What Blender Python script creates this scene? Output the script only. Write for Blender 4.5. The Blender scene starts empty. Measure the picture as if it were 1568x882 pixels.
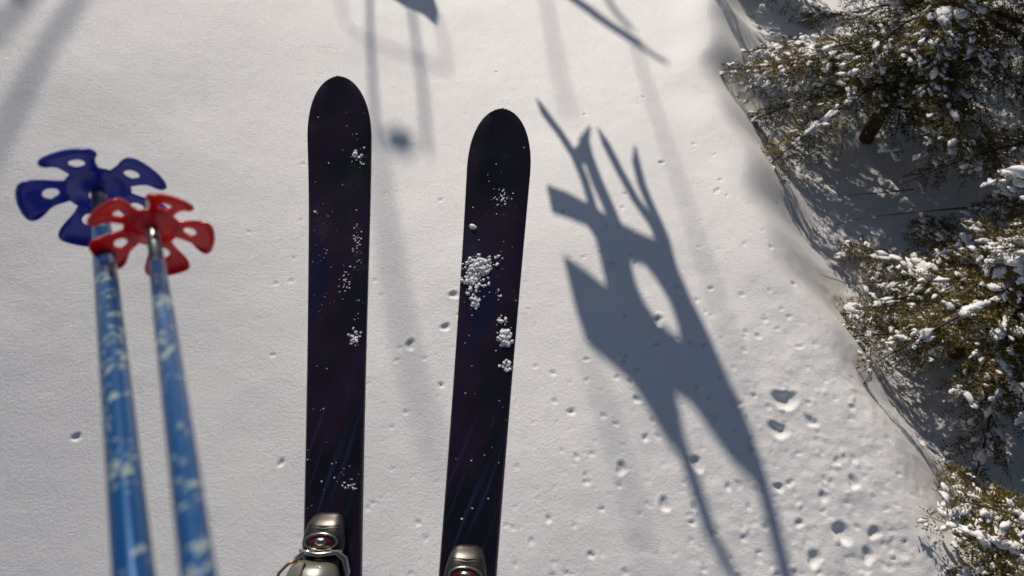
import bpy, bmesh, math, random
import numpy as np
from mathutils import Vector, Matrix

random.seed(4); rng = np.random.default_rng(7)
sc = bpy.context.scene
sc.view_settings.view_transform = 'Standard'
sc.view_settings.look = 'None'
sc.view_settings.exposure = 0

H = 4.0; PITCH = math.radians(54); FPX = 1000.0
cp, sp = math.cos(PITCH), math.sin(PITCH)
CAM = np.array([0, 0, H], float)
Fv = np.array([0, cp, -sp]); Uv = np.array([0, sp, cp]); Rv = np.array([1., 0, 0])
EL = math.radians(37); AZ = math.radians(11)
SUN = np.array([-math.sin(AZ)*math.cos(EL), math.cos(AZ)*math.cos(EL), math.sin(EL)])

def ray(px, py):
    return Fv + Rv*((px-784)/FPX) + Uv*((441-py)/FPX)
def at(px, py, d):
    return CAM + ray(px, py)*d

# ---------------------------------------------------------------- camera / light
cam = bpy.data.cameras.new("camera"); co = bpy.data.objects.new("camera", cam)
sc.collection.objects.link(co); sc.camera = co
co.location = CAM; co.rotation_euler = (math.pi/2-PITCH, 0, 0)
cam.lens = 36*FPX/1568; cam.sensor_width = 36
cam.clip_start = 0.02; cam.clip_end = 2000
cam.dof.use_dof = True; cam.dof.focus_distance = 1.9; cam.dof.aperture_fstop = cam.lens/5.0

w = bpy.data.worlds.new("World"); sc.world = w; w.use_nodes = True
nt = w.node_tree; bg = nt.nodes['Background']
sky = nt.nodes.new('ShaderNodeTexSky'); sky.sky_type = 'NISHITA'; sky.sun_disc = False
sky.sun_elevation = EL; sky.sun_rotation = -AZ; sky.ozone_density = 3.0
nt.links.new(sky.outputs[0], bg.inputs[0]); bg.inputs[1].default_value = 0.05
sl = bpy.data.lights.new("sun", 'SUN'); so = bpy.data.objects.new("sun", sl)
sc.collection.objects.link(so); sl.energy = 3.95; sl.angle = math.radians(0.62); sl.color = (1, .90, .78)
so.rotation_euler = Vector(SUN).to_track_quat('Z', 'Y').to_euler(); so.location = (0, 0, 30)

# ---------------------------------------------------------------- helpers
def new_mat(name):
    m = bpy.data.materials.new(name); m.use_nodes = True
    return m, m.node_tree.nodes, m.node_tree.links, m.node_tree.nodes['Principled BSDF']
def simple(name, col, rough=.5, metal=0., spec=.5, coat=0.):
    m, n, l, p = new_mat(name)
    p.inputs['Base Color'].default_value = (*col, 1); p.inputs['Roughness'].default_value = rough
    p.inputs['Metallic'].default_value = metal; p.inputs['Specular IOR Level'].default_value = spec
    p.inputs['Coat Weight'].default_value = coat
    t = n.new('ShaderNodeTexNoise'); t.inputs['Scale'].default_value = 60; t.inputs['Detail'].default_value = 5
    mr = n.new('ShaderNodeMapRange'); mr.inputs[3].default_value = max(0.02, rough-.1); mr.inputs[4].default_value = min(1, rough+.15)
    l.new(t.outputs[0], mr.inputs[0]); l.new(mr.outputs[0], p.inputs['Roughness'])
    return m
def obj_from(name, verts, faces, mat=None, parent=None, smooth=True):
    me = bpy.data.meshes.new(name); me.from_pydata([tuple(v) for v in verts], [], faces); me.update()
    o = bpy.data.objects.new(name, me); sc.collection.objects.link(o)
    if mat:
        for mm in (mat if isinstance(mat, list) else [mat]): me.materials.append(mm)
    if parent: o.parent = parent
    if smooth: me.polygons.foreach_set('use_smooth', [True]*len(me.polygons))
    return o
def fast_mesh(name, V, Fq, mat, parent=None, smooth=False, k=4, midx=None):
    V = np.asarray(V, np.float32); Fq = np.asarray(Fq, np.int32)
    me = bpy.data.meshes.new(name); me.vertices.add(len(V)); me.vertices.foreach_set('co', V.ravel())
    me.loops.add(Fq.size); me.loops.foreach_set('vertex_index', Fq.ravel())
    me.polygons.add(len(Fq)); me.polygons.foreach_set('loop_start', np.arange(0, Fq.size, k, dtype=np.int32))
    try: me.polygons.foreach_set('loop_total', np.full(len(Fq), k, np.int32))
    except Exception: pass
    if smooth: me.polygons.foreach_set('use_smooth', np.ones(len(Fq), bool))
    for mm in (mat if isinstance(mat, list) else [mat]): me.materials.append(mm)
    if midx is not None: me.polygons.foreach_set('material_index', np.asarray(midx, np.int32))
    me.update(calc_edges=True)
    o = bpy.data.objects.new(name, me); sc.collection.objects.link(o)
    if parent: o.parent = parent
    return o
def empty(name, loc=(0, 0, 0)):
    e = bpy.data.objects.new(name, None); sc.collection.objects.link(e); e.location = loc
    e.empty_display_size = .1
    return e
def tube(pts, rad, seg=12, cap=True):
    pts = [np.array(p, float) for p in pts]; n = len(pts)
    if np.isscalar(rad): rad = [rad]*n
    V = []; F = []
    up = np.array([0.13, .21, .97])
    for i in range(n):
        t = pts[min(i+1, n-1)]-pts[max(i-1, 0)]; t /= np.linalg.norm(t)
        a = np.cross(t, up); a /= np.linalg.norm(a); b = np.cross(t, a)
        for j in range(seg):
            th = 2*math.pi*j/seg
            V.append(pts[i]+rad[i]*(a*math.cos(th)+b*math.sin(th)))
    for i in range(n-1):
        for j in range(seg):
            F.append([i*seg+j, i*seg+(j+1) % seg, (i+1)*seg+(j+1) % seg, (i+1)*seg+j])
    if cap:
        F.append(list(range(seg))[::-1]); F.append([(n-1)*seg+j for j in range(seg)])
    return V, F

# ---------------------------------------------------------------- terrain
WELLS = [(3.7, 5.2, .20, 1.0), (3.6, 3.0, .2, .8)]
EDY = [-2, 1.4, 2.4, 3.4, 4.3, 5.4, 6.9, 12]; EDX = [3.1, 2.75, 2.35, 2.15, 2.05, 2.0, 2.2, 2.6]
def sstep(t): t = np.clip(t, 0, 1); return t*t*(3-2*t)
def hmac(x, y):
    xx = 8*np.tanh(x/8); yy = 9*np.tanh(y/9)
    h = -0.021*(yy-5.2)**2  # curved away from the sun close by, shaped in to darken the bottom
    neg = np.log1p(np.exp(-(xx+1.0)*1.5))/1.5
    h = h + .078*neg*yy + .026*neg**2  # left side tilted off the sun, imitating corner falloff through the shape
    h = h + .030*np.sin(x*.9+1.2)*np.sin(y*.8+.4)
    xe = np.interp(y, EDY, EDX)+.06*np.sin(y*3.1)+.04*np.sin(y*7.3+1)
    h = h - .58*sstep((x-xe+.10)/1.0) + .045*np.exp(-((x-xe+.10)/.28)**2)
    for (a, b, d, r) in WELLS:
        h = h - d*np.exp(-((x-a)**2+(y-b)**2)/(r*r))
    return h
def ground(px, py):
    r = ray(px, py); z = 0.
    for _ in range(40):
        t = (z-H)/r[2]; p = CAM+r*t
        z = .5*z+.5*float(hmac(p[0], p[1]))
    t = (z-H)/r[2]; return CAM+r*t

def vnoise(x, y, s, seed):
    r = np.random.default_rng(seed); N = 512
    g = r.random((N, N)); X = x*s; Y = y*s
    xi = np.floor(X).astype(int); yi = np.floor(Y).astype(int); fx = X-xi; fy = Y-yi
    fx = fx*fx*(3-2*fx); fy = fy*fy*(3-2*fy)
    a = g[xi % N, yi % N]; b = g[(xi+1) % N, yi % N]; c = g[xi % N, (yi+1) % N]; d = g[(xi+1) % N, (yi+1) % N]
    return (a*(1-fx)+b*fx)*(1-fy)+(c*(1-fx)+d*fx)*fy-.5

step = .0125
xs = np.arange(-6.6, 6.6, step); ys = np.arange(0.0, 8.6, step)
def ext(n, s, g): return np.cumsum(s*g**np.arange(1, n+1))
e = ext(40, step, 1.27)
xs = np.concatenate([xs[0]-e[::-1], xs, xs[-1]+e]); ys = np.concatenate([ys[0]-e[::-1], ys, ys[-1]+e])
GX, GY = np.meshgrid(xs, ys, indexing='ij')
Z = hmac(GX, GY)
near = np.exp(-np.clip(np.hypot(GX, GY-4)-8, 0, None)**2/20)
lump = 1/(1+np.exp(-((GX-1.5)*2.0 - (GY-2.0)*1.5)))
Z += near*(.034*vnoise(GX, GY, .9, 1)+.014*vnoise(GX, GY, 2.3, 2))
Z += near*(.0022+.010*lump)*vnoise(GX, GY, 9, 3)
Z += near*(.0010+.007*lump**2)*vnoise(GX, GY, 24, 5)
pits = [(1202,612,17),(1192,658,14),(1243,645,9),(1066,710,12),(1008,492,10),(952,717,10),(1018,772,10),(875,630,7),
 (628,528,9),(682,500,8),(695,452,8),(1290,815,13),(1248,855,11),(1308,738,9),(1193,745,8),(840,795,6),(898,738,6),
 (975,612,7),(965,585,5),(988,670,6),(430,708,6),(898,550,5),(847,570,5),(418,543,4),(1013,250,5),(380,355,3),(675,307,4),
 (1088,442,5),(760,110,3),(675,588,5),(115,668,6),(1340,815,9),(1408,675,9),(1283,705,6),(1330,850,10),(1225,800,7),
 (1130,620,5),(1160,515,5),(1215,435,5),(1115,745,6),(1060,800,6),(1150,690,5),(1260,760,7),(905,850,6),(792,715,4),
 (570,770,4),(600,655,4),(640,800,5),(730,660,4),(860,690,4),(820,560,4),(985,150,3),(1100,290,4),(450,395,3),(1180,380,4)]
PP = []
for (a, b, r) in pits:
    g = ground(a, b); PP.append((g[0], g[1], r*np.linalg.norm(g-CAM)/1000*.80, .58))
for _ in range(700):
    a = 350+1050*random.random()**.6; b = 60+860*random.random()**.6
    if a > 1060+ (b*.45): continue
    g = ground(a, b); PP.append((g[0], g[1], random.choice([.008, .009, .010, .011, .013, .016, .020])*(1 if a > 760 else .85), .42))
for _ in range(130):
    a = 1120+290*random.random(); b = 570+330*random.random()
    g = ground(a, b); PP.append((g[0], g[1], random.uniform(.009, .024), random.choice([.35, .25, -.42, -.3])))
for (x0, y0, r, k) in PP:
    i0, i1 = np.searchsorted(xs, [x0-3*r, x0+3*r]); j0, j1 = np.searchsorted(ys, [y0-3*r, y0+3*r])
    if i1 <= i0 or j1 <= j0: continue
    A = GX[i0:i1, j0:j1]-x0; B = GY[i0:i1, j0:j1]-y0
    th = np.arctan2(B, A); p1, p2 = random.random()*6, random.random()*6
    R = np.hypot(A, B)/(r*(1+.18*np.sin(2*th+p1)+.12*np.sin(3*th+p2)))
    Z[i0:i1, j0:j1] += k*r*(-1.05*np.exp(-R**3)+.22*np.exp(-((R-1.25)/.35)**2))
nx, ny = len(xs), len(ys)
idx = np.arange(nx*ny).reshape(nx, ny)
Fq = np.stack([idx[:-1, :-1], idx[1:, :-1], idx[1:, 1:], idx[:-1, 1:]], -1).reshape(-1, 4)
m, n, l, p = new_mat("snow")
p.inputs['Base Color'].default_value = (.80, .795, .795, 1)
p.inputs['Roughness'].default_value = .47; p.inputs['Specular IOR Level'].default_value = .85
tc = n.new('ShaderNodeTexCoord')
n1 = n.new('ShaderNodeTexNoise'); n1.inputs['Scale'].default_value = 46; n1.inputs['Detail'].default_value = 5; n1.inputs['Roughness'].default_value = .6
n2 = n.new('ShaderNodeTexNoise'); n2.inputs['Scale'].default_value = 170; n2.inputs['Detail'].default_value = 4; n2.inputs['Roughness'].default_value = .7
for q in (n1, n2): l.new(tc.outputs['Object'], q.inputs['Vector'])
b1 = n.new('ShaderNodeBump'); b1.inputs['Strength'].default_value = .5; b1.inputs['Distance'].default_value = .008
b2 = n.new('ShaderNodeBump'); b2.inputs['Strength'].default_value = .85; b2.inputs['Distance'].default_value = .006
l.new(n1.outputs[0], b1.inputs['Height']); l.new(n2.outputs[0], b2.inputs['Height']); l.new(b1.outputs[0], b2.inputs['Normal']); l.new(b2.outputs[0], p.inputs['Normal'])
SNOW = m
fast_mesh("snow_ground", np.stack([GX, GY, Z], -1).reshape(-1, 3), Fq, SNOW, smooth=True)

SNOWC, n, l, p = new_mat("snow_clump")
p.inputs['Base Color'].default_value = (.82, .81, .81, 1); p.inputs['Roughness'].default_value = .6
tn = n.new('ShaderNodeTexNoise'); tn.inputs['Scale'].default_value = 180; tc = n.new('ShaderNodeTexCoord'); l.new(tc.outputs['Object'], tn.inputs['Vector'])
bb = n.new('ShaderNodeBump'); bb.inputs['Strength'].default_value = .6; bb.inputs['Distance'].default_value = .004
l.new(tn.outputs[0], bb.inputs['Height']); l.new(bb.outputs[0], p.inputs['Normal'])

def ico(sub):
    bm = bmesh.new(); bmesh.ops.create_icosphere(bm, subdivisions=sub, radius=1)
    V = np.array([v.co[:] for v in bm.verts]); F = np.array([[v.index for v in f.verts] for f in bm.faces]); bm.free(); return V, F
LV, LF = ico(2)
def lumpy(V, seed, amp=.3):
    r = np.random.default_rng(seed); d = np.ones(len(V))
    for k in range(7):
        q = r.normal(size=3)*(1.5+k*.6); d += amp/(1+.35*k)*np.sin(V@q+r.random()*6)
    return V*d[:, None]
LVs = [lumpy(LV, s+20, .26) for s in range(8)]

# ---------------------------------------------------------------- skis
mski, n, l, p = new_mat("ski_topsheet")
tc = n.new('ShaderNodeTexCoord'); sep = n.new('ShaderNodeSeparateXYZ'); l.new(tc.outputs['Object'], sep.inputs[0])
mp0 = n.new('ShaderNodeMapping'); mp0.inputs['Rotation'].default_value = (0, 0, math.radians(17)); l.new(tc.outputs['Object'], mp0.inputs[0])
mp = n.new('ShaderNodeMapping'); mp.inputs['Scale'].default_value = (80, 3.2, 1); l.new(mp0.outputs[0], mp.inputs[0])
oi = n.new('ShaderNodeObjectInfo')
st = n.new('ShaderNodeTexNoise'); st.inputs['Scale'].default_value = 1.0; st.inputs['Detail'].default_value = 2; l.new(mp.outputs[0], st.inputs['Vector'])
cr = n.new('ShaderNodeValToRGB'); cr.color_ramp.elements[0].position = .56; cr.color_ramp.elements[0].color = (0, 0, 0, 1); cr.color_ramp.elements[1].position = .70; cr.color_ramp.elements[1].color = (1, 1, 1, 1)
l.new(st.outputs[0], cr.inputs[0])
mpb = n.new('ShaderNodeMapping'); mpb.inputs['Scale'].default_value = (1.6, .55, 1); l.new(mp0.outputs[0], mpb.inputs[0])
va = n.new('ShaderNodeVectorMath'); va.operation = 'ADD'; l.new(mpb.outputs[0], va.inputs[0]); l.new(oi.outputs['Random'], va.inputs[1])
big = n.new('ShaderNodeTexNoise'); big.inputs['Scale'].default_value = 7; big.inputs['Detail'].default_value = 1; l.new(va.outputs[0], big.inputs['Vector'])
bc = n.new('ShaderNodeValToRGB'); E = bc.color_ramp.elements
E[0].position = .40; E[0].color = (.0055, .004, .007, 1); E[1].position = .74; E[1].color = (.006, .006, .036, 1)
q = E.new(.57); q.color = (.018, .0045, .018, 1)
l.new(big.outputs[0], bc.inputs[0])
fade = n.new('ShaderNodeMapRange'); fade.inputs[1].default_value = .34; fade.inputs[2].default_value = .08; l.new(sep.outputs['Y'], fade.inputs[0])
mul = n.new('ShaderNodeMath'); mul.operation = 'MULTIPLY'; l.new(fade.outputs[0], mul.inputs[0]); l.new(cr.outputs[0], mul.inputs[1])
mul2 = n.new('ShaderNodeMath'); mul2.operation = 'MULTIPLY'; l.new(mul.outputs[0], mul2.inputs[0]); mul2.inputs[1].default_value = .6
mx = n.new('ShaderNodeMix'); mx.data_type = 'RGBA'; mx.inputs[7].default_value = (.022, .038, .12, 1)
l.new(mul2.outputs[0], mx.inputs[0]); l.new(bc.outputs[0], mx.inputs[6])
sn = n.new('ShaderNodeTexNoise'); sn.inputs['Scale'].default_value = 260; sn.inputs['Detail'].default_value = 2; l.new(tc.outputs['Object'], sn.inputs['Vector'])
sm = n.new('ShaderNodeTexNoise'); sm.inputs['Scale'].default_value = 12; sm.inputs['Detail'].default_value = 3; l.new(tc.outputs['Object'], sm.inputs['Vector'])
ad = n.new('ShaderNodeMath'); ad.operation = 'ADD'; l.new(sn.outputs[0], ad.inputs[0]); l.new(sm.outputs[0], ad.inputs[1])
sr = n.new('ShaderNodeMapRange'); sr.inputs[1].default_value = 1.22; sr.inputs[2].default_value = 1.42; sr.inputs[4].default_value = .35; l.new(ad.outputs[0], sr.inputs[0])
mx2 = n.new('ShaderNodeMix'); mx2.data_type = 'RGBA'; mx2.inputs[7].default_value = (.16, .16, .2, 1)
l.new(sr.outputs[0], mx2.inputs[0]); l.new(mx.outputs[2], mx2.inputs[6]); l.new(mx2.outputs[2], p.inputs['Base Color'])
rr_ = n.new('ShaderNodeMapRange'); rr_.inputs[3].default_value = .2; rr_.inputs[4].default_value = .42; l.new(sm.outputs[0], rr_.inputs[0]); l.new(rr_.outputs[0], p.inputs['Roughness'])
p.inputs['Specular IOR Level'].default_value = .65
medge = simple("ski_steel_edge", (.30, .25, .2), .35, 1.)
mside = simple("ski_sidewall", (.01, .01, .012), .5)
mchrome = simple("chrome", (.50, .47, .43), .2, 1.)
mbronze = simple("binding_grey", (.05, .045, .04), .28, .6)
mred = simple("binding_red", (.13, .010, .008), .25, 0, .5, .5)
mboot = simple("boot_shell_grey", (.10, .098, .078), .28, 0, .5, .6)
mblack = simple("black_plastic", (.012, .012, .013), .4)
mtan = simple("boot_tan_buckle", (.30, .17, .06), .35, .6)
mpants = simple("trousers_fabric", (.02, .022, .03), .85)

TL = .87
def skiw(y):
    if y > .74:
        t = (y-.74)/(TL-.74); return .132*max(0, 1-t**2.35)**.5
    if y > -.2: return .101+.031*((y+.2)/.94)**1.7
    if y > -.8: return .101+.022*((-.2-y)/.6)**2
    t = (-.8-y)/.06; return .123*max(0, 1-.45*t**2)
def build_ski(o_px, tip_px, d0, d1):
    P0 = at(*o_px, d0); P1 = at(*tip_px, d1)
    yv = (P1-P0); L = np.linalg.norm(yv); yv /= L
    xv = Rv-yv*np.dot(Rv, yv); xv /= np.linalg.norm(xv); zv = np.cross(xv, yv)
    M = Matrix(((xv[0], yv[0], zv[0], P0[0]), (xv[1], yv[1], zv[1], P0[1]), (xv[2], yv[2], zv[2], P0[2]), (0, 0, 0, 1)))
    root = empty("ski"); root.matrix_world = M
    k = L/TL
    Y = np.concatenate([np.linspace(-.86, .73, 90), .74+.13*np.sin(np.linspace(0, math.pi/2, 34))])
    V = []; F = []; mi = []
    for y in Y:
        wd = max(skiw(y), .0006); hw = wd/2
        th = .006+.008*math.exp(-((y+.1)/.4)**2)
        zc = .032*max(0, (y-.55)/.32)**2+.02*max(0, (-.7-y)/.16)**2-.016
        ch = min(.0035, hw*.5)
        sec = [(-hw, -.0022), (-hw, 0), (-hw+.0006, th*.75), (-hw+ch, th), (-hw*.4, th+.0004), (hw*.4, th+.0004), (hw-ch, th), (hw-.0006, th*.75), (hw, 0), (hw, -.0022)]
        for (a, b) in sec: V.append((a, y*k, b+zc))
    ns = 10
    for i in range(len(Y)-1):
        for j in range(ns):
            F.append([i*ns+j, i*ns+(j+1) % ns, (i+1)*ns+(j+1) % ns, (i+1)*ns+j][::-1])
            mi.append({0: 1, 8: 1, 1: 2, 7: 2, 9: 2}.get(j, 0))
    F.append(list(range(ns))); mi.append(2)
    o = obj_from("ski_body", V, F, [mski, medge, mside], root)
    o.data.polygons.foreach_set('material_index', mi)
    md = o.modifiers.new("es", 'EDGE_SPLIT'); md.split_angle = math.radians(35)
    def onski(px, py):
        r = ray(px, py); t = np.dot(P0-CAM, zv)/np.dot(r, zv); q = CAM+r*t-P0
        return np.dot(q, xv), np.dot(q, yv)
    return root, onski, k
s1, on1, k1 = build_ski((508, 800), (521, 125), 1.16, 1.38)
s2, on2, k2 = build_ski((718, 850), (770, 174), 1.155, 1.38)

def skiz(y, k):
    y = y/k; th = .006+.008*math.exp(-((y+.1)/.4)**2)
    return .032*max(0, (y-.55)/.32)**2-.016+th
def snow_on(root, onf, k, clusters, seed, nspeck):
    r = random.Random(seed); V = []; F = []; off = 0
    def add(x, y, s, flat=.6):
        nonlocal off
        a = r.random()*6; c, d = math.cos(a), math.sin(a)
        v = LVs[r.randrange(8)]*s*np.array([1, r.uniform(.7, 1.3), flat])
        v = v@np.array([[c, d, 0], [-d, c, 0], [0, 0, 1]])
        v = v+np.array([x, y, skiz(y, k)+s*flat*.45])
        V.append(v); F.append(LF+off); off += len(v)
    for (px, py, rx, ry, cnt, s0, s1_) in clusters:
        for _ in range(int(cnt*1.5)):
            a = r.gauss(0, .5); b = r.gauss(0, .5)
            x, y = onf(px+a*rx, py+b*ry)
            if abs(x) > skiw(y/k)/2-.002: continue
            u = r.random()**2
            add(x, y, .72*(s0*.6+(s1_-s0*.6)*u)*math.exp(-.35*(a*a+b*b)))
    for _ in range(nspeck):
        y = r.uniform(0.02, .8); x = r.uniform(-.055, .055)
        if abs(x) > skiw(y)/2-.004: continue
        add(x, y*k, r.choice([.0004, .0005, .0007, .0011])*1., .5)
    fast_mesh("snow_clumps", np.concatenate(V), np.concatenate(F), SNOWC, root, smooth=True, k=3)
snow_on(s1, on1, k1, [(548,240,12,14,22,.0015,.005),(543,234,5,6,5,.004,.006),(528,425,10,22,26,.001,.004),(545,370,8,36,26,.001,.0028),(541,515,10,14,20,.0015,.005),(543,520,4,5,4,.004,.006),
   (520,330,44,30,24,.0006,.0013),(500,380,30,40,14,.0006,.0014),(515,730,40,22,16,.0008,.002),(535,745,12,12,14,.001,.003),(480,322,3,4,3,.002,.003),(520,460,40,20,12,.0006,.0014),(548,460,8,8,5,.001,.003)], 1, 60)
snow_on(s2, on2, k2, [(733,405,24,16,90,.003,.008),(722,425,14,22,55,.003,.008),(728,462,8,12,22,.003,.0065),(745,430,12,20,16,.001,.004),(725,346,5,4,9,.004,.008),(768,305,14,18,34,.001,.0036),(763,392,8,6,10,.001,.004),
   (773,518,11,13,50,.003,.009),(768,490,8,12,16,.002,.0055),(776,560,7,12,24,.002,.006),(764,452,6,14,10,.001,.004),(790,575,4,10,5,.001,.003),(712,600,2,2,1,.003,.004),(708,795,2,2,1,.004,.005),(765,560,3,2,2,.003,.004),(722,705,1,1,1,.002,.003)], 2, 60)

# ---------------------------------------------------------------- boots and bindings (in ski-local space)
def loft(secs, seg=28):
    V = []; F = []
    for (y, wd, z0, z1, xo, pw) in secs:
        for j in range(seg):
            th = 2*math.pi*j/seg; c, s = math.cos(th), math.sin(th)
            e = 2/pw
            x = abs(c)**e*math.copysign(1, c)*wd/2; zz = abs(s)**e*math.copysign(1, s)*.5+.5
            V.append((xo+x, y, z0+(z1-z0)*zz))
    n = len(secs)
    for i in range(n-1):
        for j in range(seg):
            F.append([i*seg+j, i*seg+(j+1) % seg, (i+1)*seg+(j+1) % seg, (i+1)*seg+j])
    F.append(list(range(seg))[::-1]); F.append([(n-1)*seg+j for j in range(seg)])
    return V, F
def build_boot(ski, xo, rot):
    b = empty("ski_binding"); b.parent = ski; b.location = (xo*.5, .005, 0); b.rotation_euler = (0, 0, rot*.5)
    V, F = loft([(.012, .03, -.004, .006, 0, 3), (.008, .050, -.005, .012, 0, 3), (-.004, .062, -.005, .026, 0, 3), (-.020, .070, -.005, .036, 0, 3), (-.036, .074, -.005, .040, 0, 3), (-.050, .070, -.005, .036, 0, 3), (-.056, .05, -.004, .026, 0, 3)])
    obj_from("toe_housing", V, F, mbronze, b)
    for zz in (-.008, -.0125):
        V, F = tube([(-.026, zz, .0225+(-zz-.004)*.62), (0, zz, .0275+(-zz-.004)*.62), (.026, zz, .0225+(-zz-.004)*.62)], .0011, 6); obj_from("housing_rib", V, F, mblack, b)
    ring = [(math.cos(t)*.027, -.032+math.sin(t)*.013, .0415+.0012*math.sin(t)) for t in np.linspace(0, 2*math.pi, 40)]
    V, F = tube(ring, .0019, 8, False); obj_from("indicator_bezel", V, F, mchrome, b)
    V, F = loft([(-.044, .022, .034, .040, 0, 2.2), (-.039, .040, .034, .043, 0, 2.2), (-.032, .048, .034, .044, 0, 2.2), (-.025, .040, .034, .043, 0, 2.2), (-.020, .022, .034, .040, 0, 2.2)], 20)
    obj_from("indicator_window", V, F, mred, b)
    V, F = loft([(-.038, .014, .040, .0455, 0, 2.2), (-.032, .020, .040, .047, 0, 2.2), (-.026, .014, .040, .0455, 0, 2.2)], 16)
    obj_from("indicator_screw", V, F, mchrome, b)
    for sx in (-1, 1):
        V, F = tube([(sx*.010, -.048, .040), (sx*.028, -.050, .038), (sx*.040, -.060, .034), (sx*.045, -.082, .030), (sx*.042, -.10, .028)], [.004, .0055, .006, .0055, .004], 10)
        obj_from("toe_wing", V, F, mchrome, b)
    V, F = tube([(-.036, -.047, .034), (-.018, -.0505, .044), (0, -.052, .047), (.018, -.0505, .044), (.036, -.047, .034)], [.003, .004, .0045, .004, .003], 10)
    obj_from("toe_cross_bar", V, F, mchrome, b)
    V, F = loft([(-.36, .06, -.005, .02, 0, 4), (-.40, .07, -.005, .05, 0, 4), (-.44, .06, -.005, .045, 0, 4), (-.47, .04, -.005, .015, 0, 4)])
    obj_from("heel_piece", V, F, mblack, b)
    r = empty("ski_boot"); r.parent = ski; r.location = (xo, .0, .004); r.rotation_euler = (0, 0, rot)
    V, F = loft([(-.054, .050, .008, .030, 0, 3), (-.058, .066, .006, .044, 0, 2.8), (-.068, .080, .005, .058, 0, 2.6), (-.085, .092, .004, .070, 0, 2.5), (-.12, .103, .004, .088, 0, 2.4), (-.16, .104, .004, .110, 0, 2.4), (-.20, .096, .004, .15, 0, 2.4), (-.26, .094, .004, .19, 0, 2.4), (-.32, .09, .004, .19, 0, 2.4), (-.36, .07, .004, .15, 0, 2.6)])
    obj_from("lower_shell", V, F, mboot, r)
    V, F = loft([(-.050, .060, .0, .012, 0, 4), (-.056, .070, -.002, .016, 0, 4), (-.30, .074, -.002, .014, 0, 4), (-.37, .068, -.002, .016, 0, 4)])
    obj_from("sole", V, F, mblack, r)
    V, F = tube([(-.012, -.060, .050), (-.014, -.08, .0685), (-.016, -.12, .0895), (-.018, -.16, .112)], .0022, 8); obj_from("shell_seam", V, F, mblack, r)
    for yy, zz in ((-.105, .083), (-.15, .107)):
        V, F = tube([(-.052, yy+.006, zz*.55), (-.040, yy+.002, zz*.86), (-.012, yy, zz+.004), (.02, yy-.004, zz+.003), (.044, yy-.006, zz*.8)], [.004, .0045, .0045, .0045, .003], 8)
        obj_from("buckle", V, F, mtan if yy > -.12 else mchrome, r)
    V, F = tube([(-.058, -.125, .045), (-.060, -.10, .044), (-.056, -.078, .044), (-.044, -.064, .042), (-.030, -.056, .040)], .0026, 8); obj_from("buckle_wire", V, F, mtan, r)
    V, F = tube([(0, -.27, .10), (0, -.25, .20), (0, -.235, .30), (0, -.225, .34)], [.055, .062, .066, .066], 20); obj_from("cuff", V, F, mboot, r)
    V, F = tube([(0, -.24, .27), (0, -.23, .34), (0, -.22, .45), (0, -.21, .56)], [.072, .08, .08, .085], 20); obj_from("trouser_leg", V, F, mpants, r)
build_boot(s1, -.012, math.radians(-5))
build_boot(s2, -.004, math.radians(1))

# ---------------------------------------------------------------- poles
mpole, n, l, p = new_mat("pole_blue_metal")
tc = n.new('ShaderNodeTexCoord'); mp = n.new('ShaderNodeMapping'); l.new(tc.outputs['Object'], mp.inputs[0]); mp.inputs['Scale'].default_value = (1, .6, .6)
v = n.new('ShaderNodeTexNoise'); v.inputs['Scale'].default_value = 260; v.inputs['Detail'].default_value = 4; v.inputs['Roughness'].default_value = .65; l.new(mp.outputs[0], v.inputs['Vector'])
v2 = n.new('ShaderNodeTexNoise'); v2.inputs['Scale'].default_value = 60; l.new(mp.outputs[0], v2.inputs['Vector'])
v2m = n.new('ShaderNodeMath'); v2m.operation = 'MULTIPLY'; v2m.inputs[1].default_value = .6; l.new(v2.outputs[0], v2m.inputs[0])
ad = n.new('ShaderNodeMath'); ad.operation = 'ADD'; l.new(v.outputs[0], ad.inputs[0]); l.new(v2m.outputs[0], ad.inputs[1])
mr = n.new('ShaderNodeMapRange'); mr.inputs[1].default_value = .87; mr.inputs[2].default_value = .95; l.new(ad.outputs[0], mr.inputs[0])
cc = n.new('ShaderNodeMix'); cc.data_type = 'RGBA'; cc.inputs[6].default_value = (.001, .062, .20, 1); cc.inputs[7].default_value = (.24, .31, .28, 1)
l.new(mr.outputs[0], cc.inputs[0]); l.new(cc.outputs[2], p.inputs['Base Color'])
m2 = n.new('ShaderNodeMapRange'); m2.inputs[3].default_value = .35; m2.inputs[4].default_value = .1; l.new(mr.outputs[0], m2.inputs[0]); l.new(m2.outputs[0], p.inputs['Metallic'])
p.inputs['Roughness'].default_value = .22
def plastic(name, col, tl=.35):
    m, n, l, p = new_mat(name); p.inputs['Base Color'].default_value = (*col, 1); p.inputs['Roughness'].default_value = .16
    p.inputs['Coat Weight'].default_value = .5
    tr = n.new('ShaderNodeBsdfTranslucent'); tr.inputs[0].default_value = (*col, 1)
    mx = n.new('ShaderNodeMixShader'); mx.inputs[0].default_value = tl
    l.new(p.outputs[0], mx.inputs[1]); l.new(tr.outputs[0], mx.inputs[2]); l.new(mx.outputs[0], n['Material Output'].inputs[0])
    t = n.new('ShaderNodeTexNoise'); t.inputs['Scale'].default_value = 90; b = n.new('ShaderNodeBump'); b.inputs['Strength'].default_value = .15; b.inputs['Distance'].default_value = .002
    l.new(t.outputs[0], b.inputs['Height']); l.new(b.outputs[0], p.inputs['Normal']); return m
mblue = plastic("basket_blue", (.001, .018, .36)); mredp = plastic("basket_red", (.62, .003, .005))
mcarb = simple("pole_tip_grey", (.16, .16, .17), .3, .8)

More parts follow.
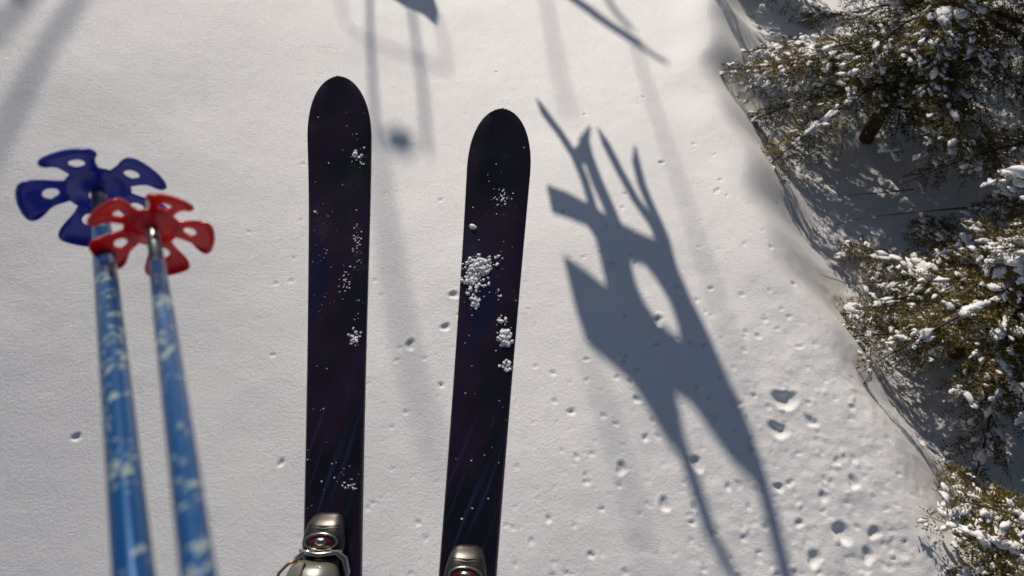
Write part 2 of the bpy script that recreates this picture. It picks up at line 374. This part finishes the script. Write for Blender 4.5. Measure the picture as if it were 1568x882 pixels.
def build_pole(npx, nd, bpx, bd, matb, rb, spin, pr):
    root = empty("ski_pole")
    A = at(*npx, nd); C = at(*bpx, bd)
    d = (C-A)/np.linalg.norm(C-A)
    G = C-d*1.08
    V, F = tube([C-d*s for s in np.linspace(.085, 1.0, 12)], [pr*.88]+[pr]*11, 24); obj_from("shaft", V, F, mpole, root)
    V, F = tube([C+d*.075, C+d*.06, C+d*.02, C-d*.086], [.002, .0045, pr*.75, pr*.82], 18); obj_from("tip", V, F, mcarb, root)
    V, F = tube([G-d*.03, G-d*.02, G, G+d*.06, G+d*.085], [.012, .019, .015, .015, .010], 18); obj_from("grip", V, F, mblack, root)
    toCam = (CAM-C)/np.linalg.norm(CAM-C)
    tl = math.radians(46)
    nrm = toCam*math.cos(tl)-Uv*math.sin(tl); nrm /= np.linalg.norm(nrm)
    xv = Rv-nrm*np.dot(Rv, nrm); xv /= np.linalg.norm(xv); yv = np.cross(nrm, xv)
    V = []; F = []
    def P(x, y, dz=0):
        r = math.hypot(x, y); z = .013*(r/.059)**2.2+dz
        return C+((xv*x+yv*y)+nrm*z)*rb/.059
    for k in range(4):
        rr = [.0075, .010, .018, .0285][k]
        for j in range(40):
            t = 2*math.pi*j/40; V.append(P(rr*math.cos(t), rr*math.sin(t), [.012, .009, .003, .0][k]))
    for k in range(3):
        for j in range(40): F.append([k*40+j, k*40+(j+1) % 40, (k+1)*40+(j+1) % 40, (k+1)*40+j])
    half = [(.0205, .0), (.0205, .006), (.0215, .0115), (.027, .0128), (.034, .0140), (.041, .0175), (.047, .0215), (.053, .0235), (.0575, .0215), (.0598, .016), (.0612, .008), (.0618, 0)]
    con = half + [(a, -b) for a, b in half[-2:0:-1]]
    N = len(con)
    for q in range(5):
        an = math.pi/2+q*2*math.pi/5+spin; base = len(V); cr_, cs = math.cos(an), math.sin(an)
        for k, f in enumerate((1, .93, .5, .06, 0)):
            for (ro, wo) in con:
                ph = math.atan2(wo, ro-.0385); rh = .0375+.0066*math.cos(ph); wh = .0066*math.sin(ph)
                R_ = ro*f+rh*(1-f); W_ = wo*f+wh*(1-f)
                rim = (.0055 if (k == 0 and ro > .043) else 0)
                V.append(P(R_*cr_-W_*cs, R_*cs+W_*cr_, .0008+rim))
        for k in range(4):
            for j in range(N): F.append([base+k*N+j, base+k*N+(j+1) % N, base+(k+1)*N+(j+1) % N, base+(k+1)*N+j])
    o = obj_from("basket", V, F, matb, root)
    md = o.modifiers.new("s", 'SOLIDIFY'); md.thickness = .0034; md.offset = 0
    bv = o.modifiers.new("b", 'SUBSURF'); bv.levels = 1; bv.render_levels = 1
build_pole((205, 882), .30, (150, 288), .68, mblue, .064, 0, .0087)
build_pole((304, 882), .25, (233, 346), .56, mredp, .0455, math.radians(-41), .0064)

# ---------------------------------------------------------------- chairs ahead, out of view, outlines traced from their shadows
mdark = simple("chair_steel", (.08, .09, .1), .45, .6)
def lift(px, py, Yc):
    g = ground(px, py); d = (Yc-g[1])/SUN[1]; return g+SUN*d
def slab(name, poly, Yc, th, parent, mat=mdark):
    f = [lift(a, b, Yc) for a, b in poly]; n_ = len(f)
    V = f+[q+np.array([0, th, 0]) for q in f]
    F = [list(range(n_)), [n_+i for i in range(n_)][::-1]]+[[i, n_+i, n_+(i+1) % n_, (i+1) % n_] for i in range(n_)]
    return obj_from(name, V, F, mat, parent, False)
def rod(name, pts, wpx, Yc, parent, mat=mdark):
    P = [lift(a, b, Yc) for a, b in pts]
    g = ground(*pts[len(pts)//2]); r = wpx*np.linalg.norm(g-CAM)/1000/2
    V, F = tube(P, r, 10); return obj_from(name, V, F, mat, parent)
YC = 7.8
ch = empty("chairlift_chair")
slab("seat_and_backrest", [(864,402),(900,424),(930,448),(952,446),(976,444),(988,472),(1012,505),(1042,528),(1062,470),(1078,500),(1098,545),(1128,612),(1150,662),(1172,722),(1160,742),(1128,716),(1090,664),(1060,622),(1034,604),(1046,652),(1050,690),(1030,690),(996,634),(968,592),(930,556),(898,524),(882,478)], YC, .05, ch)
slab("footrest", [(838,290),(868,302),(905,322),(940,345),(985,368),(1004,376),(1024,392),(1046,432),(1066,480),(1042,528),(1038,498),(1026,464),(1008,432),(988,407),(966,402),(971,425),(976,444),(952,446),(930,448),(922,410),(912,368),(900,350),(870,338),(846,330)], YC+.003, .05, ch)
rod("hanger_arm", [(1040,670),(1062,735),(1090,820)], 18, YC, ch)
rod("hanger_arm", [(1160,715),(1182,790),(1206,890),(1235,1010)], 20, YC, ch)
rod("hanger_arm", [(1088,815),(1150,930),(1235,1010)], 14, YC, ch)
def skishadow(pts, wpx):
    r = empty("ski"); z0 = 3.05
    V = []; F = []
    ws = [.2]+[.9]*(len(pts)-1)
    P = []
    for a, b in pts:
        g = ground(a, b); P.append(g+SUN*((z0-g[2])/SUN[2]))
    for i, q in enumerate(P):
        t = P[min(i+1, len(P)-1)]-P[max(i-1, 0)]; t /= np.linalg.norm(t); s = np.cross(t, [0, 0, 1]); s /= np.linalg.norm(s)
        hw = wpx/2*ws[i]*.0062
        for sx in (-1, 1):
            for dz in (0, .012): V.append(q+s*hw*sx+np.array([0, 0, dz]))
    for i in range(len(P)-1):
        a = i*4; b = a+4
        F += [[a, a+2, b+2, b], [a+1, b+1, b+3, a+3], [a, b, b+1, a+1], [a+2, a+3, b+3, b+2]]
    F += [[0, 1, 3, 2], [a+4, a+6, a+7, a+5]]
    obj_from("ski_body", V, F, mside, r, False)
skishadow([(822,150),(832,168),(856,200),(880,240),(895,275),(910,325),(925,370)], 13)
skishadow([(903,194),(894,214),(900,240),(915,280),(935,325),(950,365)], 18)
skishadow([(916,198),(928,222),(950,265),(972,305),(1000,345),(1020,395)], 13)
skishadow([(973,226),(974,250),(983,285),(1000,325),(1018,365),(1030,410)], 13)
slab("boot_toe", [(880,235),(898,212),(905,245),(885,262)], YC, .05, ch)

YD = 22.  # faint casters below: unseen strokes, shape and distance set for soft shadows
c2 = empty("chairlift_chair")
rod("safety_bar", [(521,-20),(524,25),(536,50),(570,68),(640,90),(685,108),(680,60),(668,20)], 4, YD-4, c2)
rod("footrest_tube", [(628,0),(640,80),(648,140),(655,235)], 8, YD-6, c2)
rod("hanger_arm", [(566,-20),(568,70),(573,160),(580,230)], 8, YD-8, c2)
rod("hanger_arm", [(580,230),(585,290),(603,420),(625,550),(650,640),(680,700)], 14, YD, c2)
slab("seat", [(596,-6),(620,10),(648,22),(668,40),(672,24),(660,-10)], YD-11, .05, c2)
slab("grip_block", [(588,214),(610,207),(634,222),(632,240),(602,238)], YD-6, .1, c2)
c3 = empty("chairlift_chair")
rod("seat_frame", [(850,-20),(900,12),(950,48),(980,70)], 14, YD-8, c3)
rod("seat_frame", [(975,68),(1000,84),(1022,97)], 7, YD-8, c3)
rod("ski", [(925,-10),(945,20),(968,45)], 8, YD-6, c3)
rod("ski", [(835,-10),(850,80),(872,180)], 6, YD, c3)
hr = empty("haul_rope")
rod("rope", [(970,60),(1000,160),(1030,250),(1085,420),(1150,620)], 5, YD-4, hr)
rod("rope", [(895,530),(935,650),(972,780),(1000,900)], 8, YD-4, hr)
bt = empty("left_shadow_caster")  # unseen floating strokes, added to throw soft shadows at upper left
rod("caster_stroke", [(140,-30),(100,30),(55,110),(0,215),(-60,330)], 10, YD-6, bt)
rod("caster_stroke", [(60,-20),(20,25),(-40,80)], 10, YD-6, bt)
rod("caster_stroke", [(10,-30),(30,0),(48,8)], 8, YD-9, bt)

# ---------------------------------------------------------------- conifers
leafm, n, l, p = new_mat("conifer_foliage")
tc = n.new('ShaderNodeTexCoord')
t = n.new('ShaderNodeTexNoise'); t.inputs['Scale'].default_value = 3.2; t.inputs['Detail'].default_value = 6; t.inputs['Roughness'].default_value = .7; l.new(tc.outputs['Object'], t.inputs['Vector'])
c = n.new('ShaderNodeValToRGB'); E = c.color_ramp.elements
E[0].position = .36; E[0].color = (.018, .023, .006, 1); E[1].position = .68; E[1].color = (.19, .075, .020, 1)
q = E.new(.47); q.color = (.095, .085, .013, 1); q = E.new(.58); q.color = (.21, .155, .022, 1)
l.new(t.outputs[0], c.inputs[0])
t2 = n.new('ShaderNodeTexNoise'); t2.inputs['Scale'].default_value = 17; t2.inputs['Detail'].default_value = 5; t2.inputs['Roughness'].default_value = .7; l.new(tc.outputs['Object'], t2.inputs['Vector'])
fr = n.new('ShaderNodeMapRange'); fr.inputs[1].default_value = .60; fr.inputs[2].default_value = .65; fr.inputs[4].default_value = .8; l.new(t2.outputs[0], fr.inputs[0])
fm = n.new('ShaderNodeMix'); fm.data_type = 'RGBA'; fm.inputs[7].default_value = (.74, .73, .72, 1)
l.new(fr.outputs[0], fm.inputs[0]); l.new(c.outputs[0], fm.inputs[6]); l.new(fm.outputs[2], p.inputs['Base Color'])
p.inputs['Roughness'].default_value = .5; p.inputs['Specular IOR Level'].default_value = .3
tr = n.new('ShaderNodeBsdfTranslucent'); l.new(fm.outputs[2], tr.inputs[0]); mx = n.new('ShaderNodeMixShader'); mx.inputs[0].default_value = .22
l.new(p.outputs[0], mx.inputs[1]); l.new(tr.outputs[0], mx.inputs[2]); l.new(mx.outputs[0], n['Material Output'].inputs[0])
bark = simple("bark", (.06, .036, .022), .9)

def conifer(x, y, Ht, R, nl, seed, zmin=.06, snowy=1.):
    r = np.random.default_rng(seed); base = np.array([x, y, float(hmac(x, y))-.05])
    root = empty("conifer_tree", base)
    WV = []; WF = []; wo = 0
    LVt = []; SV = []; SF = []; so_ = 0
    def addtube(pts, rad, seg=5):
        nonlocal wo
        V, F = tube(pts, rad, seg, False); WV.append(np.array(V)); WF.append(np.array(F)+wo); wo += len(V)
    addtube([(0, 0, 0), (.02, 0, Ht*.4), (0, .02, Ht*.8), (0, 0, Ht)], [R*.040, R*.030, R*.015, .004], 9)
    def leaves(P, T, N, sp=.012, ln=.038, wd=.0060):
        seg = np.linalg.norm(np.diff(P, axis=0), axis=1); cum = np.concatenate([[0], np.cumsum(seg)])
        m_ = max(3, int(cum[-1]/sp)); s = (np.arange(m_)+r.random(m_))/m_*cum[-1]
        pts = np.stack([np.interp(s, cum, P[:, i]) for i in range(3)], 1)
        side = np.where(np.arange(m_) % 2 == 0, 1., -1.)
        S = np.cross(T, N)
        fade = 1-.40*(s/cum[-1])
        d = T*.75+S*side[:, None]*.85+r.normal(size=(m_, 3))*.30+N*.1
        d /= np.linalg.norm(d, axis=1)[:, None]
        L_ = (ln*fade*(.7+.6*r.random(m_)))[:, None]
        wv = np.cross(d, N+r.normal(size=(m_, 3))*.5); wv /= np.linalg.norm(wv, axis=1)[:, None]+1e-6
        W_ = wd*(.7+.6*r.random(m_))[:, None]
        q = np.stack([pts, pts+d*L_*.5+wv*W_, pts+d*L_, pts+d*L_*.5-wv*W_], 1)
        LVt.append(q.reshape(-1, 3))
    def snow1(c, T, s, el):
        nonlocal so_
        v = LVs[r.integers(8)]*s
        T = T/np.linalg.norm(T); a = np.cross([0, 0, 1.], T); a /= np.linalg.norm(a)+1e-6; b = np.cross(T, a)
        M = np.stack([T*el, a*.8, b*.45])
        v = v@M+c+np.array([0, 0, s*.34]); SV.append(v); SF.append(LF+so_); so_ += len(v)
    def snow(c, T, s, el):
        s *= .95
        snow1(c, T, s, el*.7)
        for _ in range(r.integers(1, 4)):
            snow1(c+T*r.normal()*s*1.3*el*.6+r.normal(size=3)*s*np.array([.55, .55, .12]), T+r.normal(size=3)*.3, s*r.uniform(.35, .8), el*.7)
    lob = r.random(3)*6
    for i in range(nl):
        z = Ht*(zmin+(1-zmin)*((i+r.random())/nl)**1.05); az = r.random()*2*math.pi
        L = R*(1-z/Ht)**.70*(.45+.75*r.random()**.8)*(1+.16*math.sin(3*az+lob[0]+z*2)+.12*math.sin(5*az+lob[1]-z*3))
        if L < .12: continue
        hd = np.array([math.cos(az), math.sin(az), 0]); up0 = .15+.35*r.random(); droop = .65+.6*r.random()
        k = np.linspace(0, 1, 9); bend = r.normal()*.22
        sd = np.array([-hd[1], hd[0], 0])
        P = np.array([[0, 0, z]]) + hd*(L*k)[:, None] + sd*(bend*L*k**2)[:, None]
        P[:, 2] += L*(up0*k-droop*.6*k**2)
        addtube(P, list(np.linspace(.006+.010*L, .002, 9)), 5)
        nt_ = int(L/.046)
        heavy = r.random()*snowy
        thin = r.uniform(.06, .30)
        for j in range(nt_):
            f = .12+.88*(j+r.random()*.5)/nt_
            if f > 1: continue
            c0 = np.array([np.interp(f, k, P[:, a]) for a in range(3)])
            T0 = np.array([np.interp(min(1, f+.05), k, P[:, a])-np.interp(f-.06, k, P[:, a]) for a in range(3)]); T0 /= np.linalg.norm(T0)
            for s_ in (-1, 1):
                if r.random() < thin: continue
                tl = (.07+.28*L*(1-f)**.8*(.4+.9*r.random()))
                if tl > .38: tl = .38
                S = np.cross(T0, [0, 0, 1]); S /= np.linalg.norm(S)
                D = T0*.62+S*s_*.75+np.array([0, 0, r.normal()*.2]); D /= np.linalg.norm(D)
                kk = np.linspace(0, 1, 5)
                Q = c0+D*(tl*kk)[:, None]; Q[:, 2] -= tl*.40*kk**2
                N = np.array([r.normal()*.35, r.normal()*.35, 1.]); N /= np.linalg.norm(N)
                if tl > .12: addtube(Q[[0, 2, 4]], [.0028, .002, .001], 3)
                leaves(Q, D, N)
                if tl > .11:
                    for u in (.3, .55, .8):
                        for s2 in (-1, 1):
                            if r.random() < .25: continue
                            S2 = np.cross(D, N); D2 = D*.6+S2*s2*.75+r.normal(size=3)*.15; D2 /= np.linalg.norm(D2)
                            q0 = c0+D*tl*u; q0 = q0-np.array([0, 0, tl*.40*u*u]); l2 = tl*.38*(1.1-u)+.03
                            Q2 = q0+D2*(l2*np.linspace(0, 1, 3))[:, None]; leaves(Q2, D2, N, .012, .032)
                            if r.random() < .12*(.3+heavy): snow(q0+D2*l2*.7, D2, r.uniform(.010, .019), 2.0)
                if r.random() < .50*(.25+heavy*1.3):
                    u = r.uniform(.35, .95); snow(c0+D*tl*u-np.array([0, 0, tl*.40*u*u]), D, r.uniform(.013, .030), r.uniform(1.5, 2.8))
            if r.random() < .20*(.3+heavy*1.3) and f < .9: snow(c0, T0, r.uniform(.018, .044), r.uniform(1.4, 2.6))
        if r.random() < .36*snowy:
            f = r.uniform(.4, .85); c0 = np.array([np.interp(f, k, P[:, a]) for a in range(3)])
            for _ in range(9): snow1(c0+r.normal(size=3)*np.array([.05, .05, .012]), hd, r.uniform(.020, .058), 1.3)
    V = np.concatenate(LVt); fast_mesh("foliage", V, np.arange(len(V)).reshape(-1, 4), leafm, root)
    fast_mesh("trunk_and_limbs", np.concatenate(WV), np.concatenate(WF), bark, root, smooth=True)
    fast_mesh("snow_load", np.concatenate(SV), np.concatenate(SF), SNOWC, root, smooth=True, k=3)
    print("leaves", len(V)//4)
    return root
conifer(3.80, 5.42, 3.4, 1.95, 100, 11, .14)
conifer(3.82, 2.85, 2.5, 1.52, 74, 12, .10)
conifer(3.30, 0.98, 1.5, 1.0, 46, 13)
conifer(3.20, 8.7, 3.8, 1.7, 50, 14)
conifer(5.4, 4.3, 4.0, 2.0, 50, 15)
conifer(5.2, 7.0, 4.2, 1.9, 36, 16)
conifer(4.9, 1.7, 2.6, 1.2, 26, 17)

tw = empty("bare_twig")
for pts in ([(1268,348,.12),(1330,332,.3),(1400,325,.5),(1480,318,.6)], [(1255,420,.05),(1300,435,.2),(1370,430,.35),(1430,420,.4)], [(1295,300,.1),(1340,296,.3),(1400,290,.5)]):
    P = []
    for a, b, z in pts:
        g = ground(a, b); rr = (g-CAM); P.append(CAM+rr*(H-g[2]-z)/(H-g[2]))
    V, F = tube(P, [.002, .004, .006, .008], 6); obj_from("twig", V, F, bark, tw)
